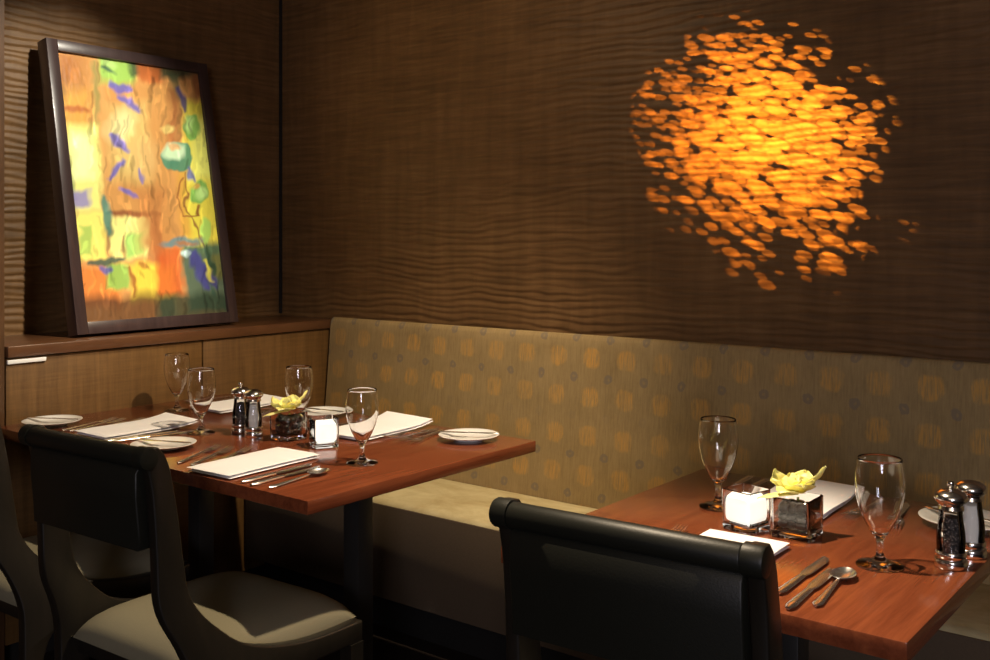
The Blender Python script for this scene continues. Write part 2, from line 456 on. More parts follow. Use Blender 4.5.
# ------------------------------------------------------------------ painting
def make_painting():
    Wd, Ht, dep, fw = .655, 1.000, .056, .040
    BL = Vector((-3.098, 1.750, .976 + .0110))
    e1 = Vector((-.035, .9994, 0)).normalized()
    lean = math.atan2(.186, .98)
    back = Vector((-e1.y, e1.x, 0)); back = -back if back.x > 0 else back
    e2 = (Vector((0, 0, 1)) * math.cos(lean) + back * math.sin(lean)).normalized()
    e3 = e2.cross(e1); e3 = e3 if e3.x > 0 else -e3      # towards the room
    root = empty('framed_painting', BL)
    rot = Matrix((e1, e2, e3)).transposed().to_4x4()
    root.matrix_world = Matrix.Translation(BL) @ rot
    tag(root, 'large abstract painting in yellow, orange and green, dark frame, leaning on the ledge', 'painting')
    def fr(x0, y0, x1, y1):
        return obj('frame_side', boxm(x0, y0, -dep, x1, y1, 0, bev=.0015), M['frame'], root, True, 30)
    fr(0, 0, fw, Ht); fr(Wd - fw, 0, Wd, Ht); fr(fw + .0002, 0, Wd - fw - .0002, fw); fr(fw + .0002, Ht - fw, Wd - fw - .0002, Ht)
    obj('backing_board', boxm(fw + .001, fw + .001, -dep + .004, Wd - fw - .001, Ht - fw - .001, -.016), M['black'], root)
    # canvas, painted stroke by stroke into a fine grid (coordinates of a 342 x 540 sheet, y down)
    def S(r, g, b): return srgb(r, g, b)[:3]
    W_, H_ = 342, 540
    strokes = []
    def st(kind, col, *a, soft=8, op=.9): strokes.append((kind, S(*[f * (.92 * c + .08 * m) for c, m, f in zip(col, (214, 200, 150), (.95, 1.04, 1.04))]), a, soft * 1.25, op))
    # rect: x0,y0,x1,y1 ; line: x0,y0,x1,y1,width ; ell: cx,cy,rx,ry,angle
    st('rect', (190, 115, 55), 0, 0, 60, 90, soft=18)
    st('rect', (228, 150, 60), 0, 80, 60, 160, soft=22)
    st('rect', (176, 92, 42), 6, 6, 38, 60, soft=14, op=.7)
    st('line', (190, 90, 40), 10, 118, 55, 122, 7, soft=5)
    st('rect', (252, 232, 130), 12, 150, 78, 330, soft=14)
    st('rect', (255, 244, 180), 26, 170, 60, 260, soft=16)
    st('line', (70, 110, 80), 4, 190, 26, 300, 8, soft=8)
    st('rect', (120, 100, 190), 20, 285, 52, 318, soft=9, op=.8)
    st('rect', (150, 195, 85), 78, 6, 150, 66, soft=10)
    st('ell', (190, 215, 120), 100, 20, 14, 9, 0, soft=6)
    st('line', (45, 80, 70), 86, 30, 110, 36, 5, soft=5)
    st('line', (90, 120, 60), 66, 20, 76, 150, 9, soft=7, op=.6)
    st('rect', (50, 70, 45), 140, 4, 205, 44, soft=10)
    st('rect', (205, 95, 42), 158, 16, 212, 58, soft=10)
    st('rect', (40, 60, 42), 206, 10, 310, 44, soft=12)
    st('rect', (60, 85, 60), 228, 34, 252, 90, soft=10, op=.7)
    st('rect', (150, 78, 40), 280, 34, 330, 84, soft=12)
    st('rect', (120, 62, 38), 312, 30, 342, 96, soft=12, op=.8)
    st('rect', (214, 138, 74), 82, 60, 232, 400, soft=20)
    st('rect', (236, 186, 110), 100, 110, 170, 260, soft=30)
    st('ell', (250, 222, 160), 120, 150, 24, 34, 20, soft=20, op=.8)
    st('rect', (168, 88, 46), 222, 70, 240, 240, soft=10, op=.8)
    st('ell', (235, 175, 110), 170, 215, 26, 40, 0, soft=20, op=.7)
    st('rect', (244, 214, 70), 250, 90, 342, 420, soft=14)
    st('rect', (252, 236, 120), 272, 130, 330, 260, soft=20, op=.8)
    st('rect', (226, 150, 60), 238, 230, 262, 380, soft=12, op=.8)
    # leaves
    st('line', (96, 84, 176), 104, 62, 142, 74, 15, soft=6)
    st('line', (104, 90, 180), 120, 84, 158, 122, 9, soft=6)
    st('line', (120, 100, 196), 104, 172, 130, 202, 15, soft=6)
    st('line', (96, 84, 178), 92, 262, 122, 226, 9, soft=5)
    st('line', (112, 96, 188), 118, 284, 148, 296, 9, soft=5)
    st('line', (120, 100, 170), 158, 238, 164, 266, 7, soft=4)
    st('line', (70, 56, 116), 246, 64, 256, 112, 9, soft=5)
    # apples
    st('ell', (120, 176, 80), 272, 150, 20, 29, 0, soft=3)
    st('ell', (208, 232, 140), 265, 142, 11, 18, 0, soft=7)
    st('ell', (54, 130, 104), 240, 214, 32, 31, 0, soft=3)
    st('ell', (222, 232, 190), 232, 202, 20, 18, 20, soft=8)
    st('ell', (232, 150, 90), 232, 192, 10, 7, 20, soft=4, op=.8)
    st('ell', (238, 190, 110), 222, 154, 12, 9, 0, soft=5)
    st('line', (88, 92, 160), 264, 236, 274, 262, 10, soft=5)
    st('ell', (112, 168, 78), 286, 290, 20, 27, 10, soft=3)
    st('ell', (226, 150, 70), 280, 276, 9, 8, 10, soft=5, op=.8)
    st('ell', (208, 232, 140), 290, 294, 11, 15, 10, soft=6)
    st('ell', (172, 206, 96), 298, 372, 14, 26, 0, soft=4)
    # vines
    for a, b in zip([(256, 244), (262, 290), (256, 320), (268, 340), (288, 388), (306, 440), (312, 500)], [(262, 290), (256, 320), (268, 340), (288, 388), (306, 440), (312, 500), (316, 520)]):
        st('line', (140, 74, 40), a[0], a[1], b[0], b[1], 3, soft=2)
    for a, b in zip([(252, 256), (236, 300), (248, 340), (282, 342)], [(236, 300), (248, 340), (282, 342), (284, 320)]):
        st('line', (160, 84, 40), a[0], a[1], b[0], b[1], 3, soft=2)
    # lower left blocks
    st('rect', (250, 226, 110), 30, 330, 86, 424, soft=9)
    st('rect', (150, 180, 80), 38, 356, 58, 412, soft=6, op=.8)
    st('rect', (252, 232, 140), 92, 338, 180, 424, soft=10)
    st('rect', (160, 205, 100), 128, 372, 158, 420, soft=9)
    st('rect', (186, 104, 60), 168, 338, 196, 500, soft=9)
    st('line', (140, 70, 40), 92, 332, 200, 332, 8, soft=5); st('line', (150, 78, 44), 190, 334, 196, 500, 12, soft=8, op=.8)
    st('line', (150, 80, 44), 92, 350, 92, 424, 4, soft=4, op=.7)
    st('line', (60, 120, 110), 82, 300, 92, 372, 10, soft=6, op=.9)
    st('line', (160, 90, 50), 118, 380, 124, 420, 6, soft=4, op=.7)
    st('line', (150, 100, 60), 10, 330, 20, 430, 8, soft=6, op=.7)
    st('rect', (226, 112, 44), 12, 438, 110, 520, soft=14)
    st('rect', (140, 180, 80), 84, 432, 128, 480, soft=8)
    st('line', (30, 70, 66), 48, 432, 122, 424, 9, soft=5)
    st('line', (90, 80, 160), 74, 440, 94, 446, 10, soft=5)
    st('rect', (248, 204, 66), 132, 436, 226, 514, soft=12)
    st('line', (160, 84, 34), 128, 440, 140, 500, 5, soft=4)
    st('line', (170, 90, 40), 150, 440, 168, 446, 10, soft=5, op=.8)
    st('rect', (222, 88, 36), 186, 404, 240, 500, soft=12)
    st('rect', (200, 112, 58), 150, 280, 210, 410, soft=20, op=.6)
    st('rect', (46, 92, 82), 246, 396, 342, 540, soft=12)
    st('rect', (120, 110, 52), 312, 420, 342, 470, soft=10, op=.8)
    st('line', (64, 58, 140), 268, 414, 300, 490, 22, soft=7)
    st('line', (58, 50, 120), 296, 450, 320, 486, 14, soft=7)
    st('line', (34, 60, 44), 300, 400, 316, 460, 8, soft=5)
    st('line', (230, 205, 80), 296, 430, 310, 476, 7, soft=4)
    st('ell', (96, 128, 140), 242, 392, 46, 10, -6, soft=4)
    st('ell', (180, 110, 70), 250, 394, 22, 5, -6, soft=4)
    st('ell', (220, 236, 236), 252, 416, 9, 7, 0, soft=4)
    st('rect', (80, 42, 24), -10, 498, 230, 560, soft=20)
    st('rect', (120, 60, 30), 0, 440, 22, 540, soft=12, op=.8)
    st('rect', (36, 52, 40), 190, 500, 360, 560, soft=16)
    st('rect', (210, 90, 40), 228, 426, 246, 480, soft=8, op=.6)
    random.seed(11)
    for k in range(420):                                  # dry brush texture
        x, y = random.uniform(0, 342), random.uniform(0, 540)
        strokes.append(('brush', random.uniform(-1, 1), (x, y, x + random.uniform(-10, 10), y + random.uniform(14, 60), random.uniform(2, 6)), 3, .35))
    nx, ny = 170, 270
    cols = []
    base = S(224, 164, 96)
    def wgt(kind, a, x, y, soft):
        if kind == 'rect':
            d = min(x - a[0], a[2] - x, y - a[1], a[3] - y)
        elif kind in ('line', 'brush'):
            dx, dy = a[2] - a[0], a[3] - a[1]
            t = max(0, min(1, ((x - a[0]) * dx + (y - a[1]) * dy) / (dx * dx + dy * dy + 1e-9)))
            d = a[4] * (.35 + .65 * math.sin(PI * min(1, t * .9 + .08))) * .5 - math.hypot(x - a[0] - t * dx, y - a[1] - t * dy)
            d += soft * .3
        else:
            c, s = math.cos(math.radians(a[4])), math.sin(math.radians(a[4]))
            X, Y = x - a[0], y - a[1]
            u, v = (X * c + Y * s) / a[2], (-X * s + Y * c) / a[3]
            d = (1 - math.hypot(u, v)) * min(a[2], a[3])
        return max(0, min(1, d / soft + .5))
    grid = [[None] * (nx + 1) for _ in range(ny + 1)]
    wrp = {}
    import array
    rgb = [[list(base) for _ in range(nx + 1)] for _ in range(ny + 1)]
    pos = [[None] * (nx + 1) for _ in range(ny + 1)]
    for j in range(ny + 1):
        for i in range(nx + 1):
            u, v = i / nx, 1 - j / ny
            x = (1 - v) * (u * 290) + v * (42 + u * 300); y = (1 - u) * (v * 547) + u * (33 + v * 507)
            p = Vector((x * .022, y * .014, 0)); q = Vector((x * .09, y * .05, 5))
            pos[j][i] = (x + 9 * noise.noise(p) + 6 * noise.noise(q), y + 9 * noise.noise(p + Vector((7, 3, 1))) + 4 * noise.noise(q + Vector((3, 9, 2))))
    for kind, col, a, soft, op in strokes:
        if kind == 'rect': bb = (a[0], a[1], a[2], a[3])
        elif kind == 'ell': m = max(a[2], a[3]); bb = (a[0] - m, a[1] - m, a[0] + m, a[1] + m)
        else: bb = (min(a[0], a[2]) - a[4], min(a[1], a[3]) - a[4], max(a[0], a[2]) + a[4], max(a[1], a[3]) + a[4])
        pad = 62 + soft
        i0, i1 = max(0, int((bb[0] - pad) / W_ * nx)), min(nx, int((bb[2] + pad) / W_ * nx) + 1)
        j0, j1 = max(0, int((1 - (bb[3] + pad) / H_) * ny)), min(ny, int((1 - (bb[1] - pad) / H_) * ny) + 1)
        for j in range(j0, j1 + 1):
            for i in range(i0, i1 + 1):
                x, y = pos[j][i]
                w = wgt(kind, a, x, y, soft) * op
                if w <= 0: continue
                c = rgb[j][i]
                if kind == 'brush':
                    f = 1 + w * col
                    rgb[j][i] = [min(1, c[0] * f), min(1, c[1] * f), min(1, c[2] * f)]
                else:
                    rgb[j][i] = [c[k] + (col[k] - c[k]) * w for k in range(3)]
    verts = []; faces = []
    x0, x1, y0, y1 = fw - .002, Wd - fw + .002, fw - .002, Ht - fw + .002
    x0, x1, y0, y1 = fw + .0004, Wd - fw - .0004, fw + .0004, Ht - fw - .0004
    for j in range(ny + 1):
        for i in range(nx + 1):
            c = rgb[j][i]
            verts.append((x0 + (x1 - x0) * i / nx, y0 + (y1 - y0) * j / ny, -.012 + .0006 * noise.noise(Vector((i * .35, j * .12, 2)))))
    for j in range(ny):
        for i in range(nx):
            a = j * (nx + 1) + i; faces.append((a, a + 1, a + nx + 2, a + nx + 1))
    nv = len(verts)
    per = [i for i in range(nx + 1)] + [j * (nx + 1) + nx for j in range(1, ny + 1)] + [ny * (nx + 1) + i for i in range(nx - 1, -1, -1)] + [j * (nx + 1) for j in range(ny - 1, 0, -1)]
    for k in per: v = verts[k]; verts.append((v[0], v[1], -.0155))
    L = len(per)
    for k in range(L): faces.append((per[k], nv + k, nv + (k + 1) % L, per[(k + 1) % L]))
    me = bpy.data.meshes.new('canvas'); me.from_pydata(verts, [], faces)
    at = me.color_attributes.new('paint', 'FLOAT_COLOR', 'POINT')
    flat = array.array('f')
    for j in range(ny + 1):
        for i in range(nx + 1): flat.extend((*rgb[j][i], 1))
    for k in per: flat.extend((.7, .65, .5, 1))
    at.data.foreach_set('color', flat)
    t = NT('oil_paint'); an = t.n('ShaderNodeAttribute', attribute_name='paint')
    t.set(Base_Color=an.outputs['Color'], Roughness=.38)
    t.bump(t.noise(t.coord((60, 20, 1)), 6, 4, .6), .2, .001)
    link('canvas', me, t.m, root, True, 60)
M['frame'] = wood('frame_stained_wood', (.028, .016, .016, 1), (.055, .034, .032, 1), (12, 1, 12), .32, .2, .05)
make_painting()

# ------------------------------------------------------------------ table ware prototypes
def make_goblet():
    outer = [(0, 0), (.034, 0), (.0385, .0008), (.039, .002), (.036, .0035), (.025, .0065), (.014, .0105), (.0075, .017), (.0055, .026), (.0052, .036),
             (.0062, .044), (.0085, .050), (.0145, .058), (.021, .070), (.0285, .086), (.0355, .106), (.040, .128), (.0412, .146), (.0398, .166), (.0365, .189)]
    so = smooth_line(outer, 4)
    inner = [(.0357, .1896)] + [(r - .0013 - .0020 * max(0, (.085 - z) / .03), z) for r, z in so[::-1] if z > .0605] + [(.006, .0572), (0, .056)]
    so = [(r, z * .97) for r, z in so]; inner = [(r, z * .97) for r, z in inner]
    o = obj('water_goblet', lathe(so + inner, 48), M['glass'], None, True, 60)
    return o
def make_plate():
    r = .084
    pr = [(0, .004), (.040, .004), (.048, .0046), (.056, .0075), (r - .003, .0125), (r, .014), (r + .0006, .0155), (r - .002, .0162), (r - .012, .0140), (.058, .0108), (.050, .0078), (.044, .0066), (0, .0062)]
    pr = [(0, 0.001), (.036, .001), (.0375, .0), (.040, .0), (.041, .003)] + pr[2:]
    return obj('side_plate', lathe(pr, 56), M['china'], None, True, 50)
def handle_secs(y0, y1, w0, w1, z0=.003):
    out = []
    for k in range(13):
        t = k / 12; y = y0 + (y1 - y0) * t
        w = w0 + (w1 - w0) * (t ** .8)
        if t < .10: w *= math.sqrt(max(.06, 1 - (1 - t / .10) ** 2))
        out.append(ell(y, w, z0 + .004 * t * t, .0020 + .0004 * (1 - t), 10))
    return out
def make_fork(L=.20):
    t = empty('fork')
    obj('handle', loft(bmesh.new(), handle_secs(-L / 2, -L / 2 + .125, .0095, .0030)), M['steel'], t, True, 50)
    bm = bmesh.new(); y = -L / 2 + .1252
    loft(bm, [ell(y, .003, .007, .0018), ell(y + .008, .006, .0062, .0015), ell(y + .018, .0120, .0048, .0012), ell(y + .028, .0125, .0044, .0011)])
    for k in range(4):
        xc = -.0099 + .0066 * k
        loft(bm, [ell(y + .026, .0021, .0044, .0010, 8, xc), ell(y + .05, .0019, .0052, .0010, 8, xc), ell(y + .068, .0015, .0080, .0009, 8, xc * .97), ell(y + .0745, .0006, .0096, .0005, 8, xc * .96)])
    obj('tines', bm, M['steel'], t, True, 50)
    return t
def make_knife(L=.225):
    t = empty('table_knife')
    obj('handle', loft(bmesh.new(), [ell(-L / 2 + L * .44 * k / 8, (.0088 - .0026 * (k / 8)) * (1 if k else .45), .0042, (.0040 - .0008 * k / 8) * (1 if k else .6), 12) for k in range(9)]), M['steel'], t, True, 50)
    bm = bmesh.new(); y0 = -L / 2 + L * .44 + .0003
    secs = []
    for k in range(15):
        u = k / 14; y = y0 + u * (L * .56)
        w = .0045 + .0050 * min(1, u * 6); off = 0
        if u > .72: w *= math.sqrt(max(.004, 1 - ((u - .72) / .28) ** 2)); off = -(.0095 - w) * .8
        secs.append(ell(y, w, .0042, .0009 * (1 - .3 * u), 10, off))
    loft(bm, secs)
    obj('blade', bm, M['steel'], t, True, 50)
    return t
def make_butter_knife():
    t = empty('butter_knife')
    L = .165
    obj('handle', loft(bmesh.new(), [ell(-L / 2 + .085 * k / 8, (.0062 - .0030 * (k / 8)) * (1 if k else .4), .0025, .0020, 10) for k in range(9)]), M['steel'], t, True, 50)
    secs = []
    for k in range(12):
        u = k / 11; w = .003 + .0062 * math.sin(PI * min(.93, .15 + .75 * u)) 
        if u > .85: w *= 1 - (u - .85) / .15 * .75
        secs.append(ell(-L / 2 + .0853 + u * .0797, w, .0025, .0009, 10))
    obj('blade', loft(bmesh.new(), secs), M['steel'], t, True, 50)
    return t
def make_spoon(L=.19):
    t = empty('soup_spoon')
    obj('handle', loft(bmesh.new(), handle_secs(-L / 2, -L / 2 + .130, .0095, .0028)), M['steel'], t, True, 50)
    bm = bmesh.new(); n = 16; m = 14
    cy, ry, rx, dp = L / 2 - .030, .0305, .0205, .0085
    top = []; bot = []
    for rI in range(n + 1):
        rr = rI / n
        if rI == 0:
            top.append([bm.verts.new((0, cy, .0017))]); bot.append([bm.verts.new((0, cy, .0005))]); continue
        a_, b_ = [], []
        for k in range(28):
            a = 2 * PI * k / 28
            x = rx * rr * math.cos(a) * (1 - .12 * math.sin(a)); y = cy + ry * rr * math.sin(a)
            z = .0017 + dp * rr ** 2.2
            a_.append(bm.verts.new((x, y, z))); b_.append(bm.verts.new((x * 1.02, cy + (y - cy) * 1.02, z - .0012 + .0004 * rr)))
        top.append(a_); bot.append(b_)
    for lay in (top, bot):
        for k in range(28):
            j = (k + 1) % 28; bm.faces.new((lay[0][0], lay[1][k], lay[1][j]))
        for i in range(1, n):
            for k in range(28):
                j = (k + 1) % 28; bm.faces.new((lay[i][k], lay[i + 1][k], lay[i + 1][j], lay[i][j]))
    for k in range(28):
        j = (k + 1) % 28; bm.faces.new((top[n][k], top[n][j], bot[n][j], bot[n][k]))
    obj('bowl', bm, M['steel'], t, True, 60)
    return t
def make_napkin(w=.155, l=.295, seed=0, lift=0.0):
    """linen folded in three, each layer a soft slab with a rounded fold on the right"""
    bm = bmesh.new(); th = .0070
    nu, nv = 22, 10
    for lay in range(2):
        z0 = .0006 + lay * (th - .0002)
        x0, x1 = -w / 2 + .0012 * lay * (lay - 2.6), w / 2 - .0010 * lay
        y0, y1 = -l / 2 + .0025 * lay * (lay - 1.5), l / 2 - .0012 * lay
        T = []; B = []
        for i in range(nu + 1):
            ra, rb = [], []
            for j in range(nv + 1):
                u, v = i / nu, j / nv
                uu = .5 - .5 * math.cos(PI * u); vv = .5 - .5 * math.cos(PI * v)
                x = x0 + (x1 - x0) * vv; y = y0 + (y1 - y0) * uu
                wv = noise.noise(Vector((x * 14 + seed, y * 9, lay * .7)))
                x += .0035 * wv; y += .0015 * noise.noise(Vector((x * 20, seed, lay * 3.0)))
                ed = min(1, 5 * min(vv, 1 - vv)) ** .45 * min(1, 8 * min(uu, 1 - uu)) ** .45
                up = lift * max(0, (uu - .62) / .38) ** 2 * (1 - .3 * vv)
                ra.append(bm.verts.new((x, y, z0 + th * (.5 + .5 * ed) + .0030 * wv * ed * (lay == 1) + up)))
                rb.append(bm.verts.new((x, y, z0 + th * .5 * (1 - ed) + up)))
            T.append(ra); B.append(rb)
        for i in range(nu):
            for j in range(nv):
                bm.faces.new((T[i][j], T[i][j + 1], T[i + 1][j + 1], T[i + 1][j]))
                bm.faces.new((B[i][j], B[i + 1][j], B[i + 1][j + 1], B[i][j + 1]))
    bmesh.ops.remove_doubles(bm, verts=bm.verts[:], dist=.00002)
    es = [e for e in bm.edges if len(e.link_faces) == 1]
    # sew top and bottom sheet rims (coincident up to rounding)
    return obj('napkin', bm, M['linen'], None, True, 70)
def make_mill(kind):
    t = empty(kind + '_mill')
    base = [(0, 0), (.0255, 0), (.0265, .002), (.0265, .012), (.0255, .0145), (.0235, .0155), (.0235, .018), (.0250, .0195), (.0250, .0255), (.0235, .028), (.0, .028)]
    obj('base', lathe(base, 36), M['chrome'], t, True, 50)
    body_o = smooth_line([(.0225, .0285), (.0232, .045), (.0222, .062), (.0195, .080), (.0180, .098)], 4)
    body_i = [(r - .003, z) for r, z in body_o[::-1]]
    obj('glass_body', lathe(body_o + body_i, 40, closed=True), M['thin'], t, True, 50)
    top = .088 if kind == 'pepper' else .094
    cont = [(0, .0287)] + [(r - .0034, z) for r, z in body_o if z < top] 
    cont = [(0, .0287)] + [(r - .0036, max(z, .0287)) for r, z in body_o if z < top] + [(0, top + .001)]
    c = obj('peppercorns' if kind == 'pepper' else 'salt', lathe(cont, 32), M['pepper' if kind == 'pepper' else 'salt'], t, True, 50)
    h = .0985
    head = smooth_line([(.0, h), (.0195, h), (.0205, h + .003), (.0195, h + .007), (.0215, h + .010), (.0262, h + .015), (.0272, h + .020), (.0245, h + .026), (.0165, h + .0315), (.0085, h + .0335), (.0045, h + .034)], 3)
    if kind == 'pepper':
        head += [(.0035, h + .036), (.0055, h + .039), (.0068, h + .0425), (.0055, h + .046), (.0, h + .0475)]
    else:
        head += [(.0, h + .0342)]
    obj('head', lathe(head, 40), M['chrome'], t, True, 50)
    return t
def square_glass(s, h, wall, floor_, taper=1.0, n=6, rad=.006):
    """square tumbler with rounded corners, open at the top"""
    def ring(bm, half, z, r):
        vs = []
        for cx, cy, a0 in ((1, 1, 0), (-1, 1, 90), (-1, -1, 180), (1, -1, 270)):
            for k in range(n + 1):
                a = math.radians(a0 + 90 * k / n)
                vs.append(bm.verts.new((cx * (half - r) + r * math.cos(a), cy * (half - r) + r * math.sin(a), z)))
        return vs
    bm = bmesh.new(); H = s / 2
    spec = [(H * .90, 0, rad), (H * .965, .0015, rad), (H * .975, .006, rad), (H * .99, h * .5, rad), (H, h - .0015, rad), (H - .0015, h, rad * .9),
            (H - wall + .001, h, rad * .7), (H - wall, h - .0015, rad * .6), (H * .99 - wall, h * .5, rad * .6), (H * .97 - wall, floor_ + .004, rad * .6), (H * .94 - wall - .002, floor_, rad * .5)]
    R = [ring(bm, a, z, r) for a, z, r in spec]
    for a, b in zip(R[:-1], R[1:]):
        for i in range(len(a)):
            j = (i + 1) % len(a); bm.faces.new((a[i], a[j], b[j], b[i]))
    bm.faces.new(R[0][::-1]); bm.faces.new(R[-1])
    return bm
def fill_block(half, z0, z1, rad=.004, n=6, half_top=None):
    half_top = half_top or half
    bm = bmesh.new(); R = []
    for half_, z in ((half * .97, z0), (half, z0 + .002), (half_top, z1 - .002), (half_top * .97, z1)):
        vs = []
        for cx, cy, a0 in ((1, 1, 0), (-1, 1, 90), (-1, -1, 180), (1, -1, 270)):
            for k in range(n + 1):
                a = math.radians(a0 + 90 * k / n)
                vs.append(bm.verts.new((cx * (half_ - rad) + rad * math.cos(a), cy * (half_ - rad) + rad * math.sin(a), z)))
        R.append(vs)
    for a, b in zip(R[:-1], R[1:]):
        for i in range(len(a)):
            j = (i + 1) % len(a); bm.faces.new((a[i], a[j], b[j], b[i]))
    bm.faces.new(R[0][::-1]); bm.faces.new(R[-1])
    return bm
S_C, S_V = .068, .077
def make_holder():
    return obj('candle_holder', square_glass(S_C, .078, .0032, .011), M['glass'], None, True, 40)
def make_candle():
    t = empty('candle')
    hb = S_C / 2 * .97 - .0032 - .0007
    bm = bmesh.new(); R = []
    for f, z in ((.55, .0126), (.82, .0140), (.96, .0185), (1.0, .026), (1.0, .050), (.99, .056), (.95, .0605), (.86, .0630), (.5, .0635)):
        vs = []; hh = hb * f; rad = .008 * min(1, f + .1)
        for cx, cy, a0 in ((1, 1, 0), (-1, 1, 90), (-1, -1, 180), (1, -1, 270)):
            for k in range(7):
                a = math.radians(a0 + 15 * k)
                vs.append(bm.verts.new((cx * (hh - rad) + rad * math.cos(a), cy * (hh - rad) + rad * math.sin(a), z)))
        R.append(vs)
    for p, q in zip(R[:-1], R[1:]):
        for i in range(28): bm.faces.new((p[i], p[(i + 1) % 28], q[(i + 1) % 28], q[i]))
    bm.faces.new(R[0][::-1]); bm.faces.new(R[-1])
    obj('wax', bm, M['wax'], t, True, 80)
    obj('wick', lathe([(0, .0634), (.0008, .0634), (.0007, .0675), (0, .068)], 8), M['black'], t)
    return t
def make_vase():
    return obj('square_vase', square_glass(S_V, .075, .0045, .012), M['glass'], None, True, 40)
def make_pebbles():
    """dark smooth pebbles filling the glass"""
    out = []
    rnd = random.Random(5); half = S_V / 2 * .97 - .0045 - .003
    for k in range(27):
        lay = k // 9; r = rnd.uniform(.0115, .0135)
        x, y = ((k % 3) - 1, (k // 3 % 3) - 1)
        x = x * (half - r) * .97 + rnd.uniform(-.001, .001) * (x == 0); y = y * (half - r) * .97 + rnd.uniform(-.001, .001) * (y == 0)
        z = .0135 + r * .78 + lay * .0145
        bm = bmesh.new(); bmesh.ops.create_icosphere(bm, subdivisions=2, radius=r)
        for v in bm.verts:
            v.co *= 1 + .14 * noise.noise(v.co * 60 + Vector((k, 0, 0))); v.co.z *= .78
        bmesh.ops.rotate(bm, verts=bm.verts[:], cent=(0, 0, 0), matrix=Matrix.Rotation(rnd.uniform(0, 3), 3, 'Z'))
        bmesh.ops.translate(bm, verts=bm.verts[:], vec=(x, y, z))
        out.append(bm)
    big = bmesh.new()
    for b in out:
        me = bpy.data.meshes.new('t'); b.to_mesh(me); b.free(); big.from_mesh(me); bpy.data.meshes.remove(me)
    return obj('pebbles', big, M['stones'], None, True, 80)
def petal_bm(L, Wd, curl, rotz, tilt, pos, cup=.25, twist=0.0):
    bm = bmesh.new(); nu, nv = 12, 8; G = []
    for i in range(nu + 1):
        u = i / nu; row = []
        w = Wd * math.sin(PI * (.06 + .90 * u) ** .85) 
        for j in range(nv + 1):
            v = -1 + 2 * j / nv
            x = L * u; y = w * v * .5
            z = curl * u * u * L + cup * w * (abs(v) ** 2) * .5 + .0055 * u * noise.noise(Vector((u * 5, v * 3, L * 900 + rotz)))
            row.append(Vector((x, y, z)))
        G.append(row)
    m = Matrix.Translation(pos) @ Matrix.Rotation(rotz, 4, 'Z') @ Matrix.Rotation(-tilt, 4, 'Y') @ Matrix.Rotation(twist, 4, 'X')
    T = [[bm.verts.new(m @ p) for p in r] for r in G]
    Bt = [[bm.verts.new(m @ (p - Vector((0, 0, .0009)))) for p in r] for r in G]
    for i in range(nu):
        for j in range(nv):
            bm.faces.new((T[i][j], T[i + 1][j], T[i + 1][j + 1], T[i][j + 1]))
            bm.faces.new((Bt[i][j], Bt[i][j + 1], Bt[i + 1][j + 1], Bt[i + 1][j]))
    for i in range(nu):
        for j in (0, nv): bm.faces.new((T[i][j], T[i + 1][j], Bt[i + 1][j], Bt[i][j]))
    for j in range(nv):
        for i in (0, nu): bm.faces.new((T[i][j], T[i][j + 1], Bt[i][j + 1], Bt[i][j]))
    return bm
def make_flower():
    """orchid bloom with broad pale petals resting over the rim"""
    t = empty('orchid_flower'); z = .070
    c = Vector((.004, -.004, z + .006))
    # petals: (length, width, curl, heading, tilt, cup, twist)
    for k, (L, W_, cu, hd, ti, cup, tw) in enumerate((
            (.054, .040, -.42, 205, 10, -.15, .15), (.040, .046, -.15, 250, 20, .2, 0), (.036, .044, .1, 305, 30, .3, 0),
            (.058, .026, .30, 30, 34, .5, -.3), (.040, .046, .15, 80, 48, .3, 0), (.036, .044, .1, 135, 40, .3, 0), (.034, .040, .1, 350, 38, .35, 0),
            (.026, .034, .5, 280, 62, .5, 0), (.024, .030, .4, 200, 66, .5, 0), (.026, .032, .4, 40, 66, .5, 0))):
        obj('petal', petal_bm(L, W_, cu, math.radians(hd), math.radians(ti), c + Vector((0, 0, .002 * k * .3)), cup, tw), M['petal'], t, True, 80)
    obj('petal', petal_bm(.034, .036, .5, math.radians(165), math.radians(38), Vector((-.022, .006, z + .004)), .5), M['petal'], t, True, 80)
    obj('petal', petal_bm(.026, .030, .3, math.radians(235), math.radians(30), Vector((-.024, .006, z + .006)), .6), M['petal'], t, True, 80)
    bm = bmesh.new(); bmesh.ops.create_uvsphere(bm, u_segments=14, v_segments=10, radius=.009)
    for v in bm.verts: v.co = Vector((v.co.x * 1.3, v.co.y, v.co.z * 1.1 + .0))* (1 + .2 * noise.noise(v.co * 200)); 
    bmesh.ops.translate(bm, verts=bm.verts[:], vec=c + Vector((.006, -.006, .014)))
    obj('lip', bm, M['petalcore'], t, True, 80)
    pts = [Vector((.004, -.004, z + .002)), Vector((.0, .0, z - .012)), Vector((-.012, -.018, z - .024)), Vector((-.022, -.024, z - .028))]
    secs = []
    for p in smooth_line([tuple(p) for p in pts], 4):
        secs.append([Vector(p) + Vector((.0026 * math.cos(2 * PI * i / 8), .0026 * math.sin(2 * PI * i / 8), .0013 * math.sin(2 * PI * i / 8))) for i in range(8)])
    obj('stem', loft(bmesh.new(), secs), M['stem'], t, True, 60)
    for o in t.children:
        if not o.name.startswith('stem'):
            for v in o.data.vertices: v.co = Vector((v.co.x * 1.32, v.co.y * 1.32, z + .005 + (v.co.z - z) * 1.05))
    return t

E = .0006
used = {}
def put(key, maker, x, y, z, rz, label, cat, group=None, rx=0, ry=0):
    if key not in used: o = maker(); used[key] = o
    else: o = copy_tree(used[key])
    o.location = (x, y, z); o.rotation_euler = (math.radians(rx), math.radians(ry), math.radians(rz))
    tag(o, label, cat, group)
    return o

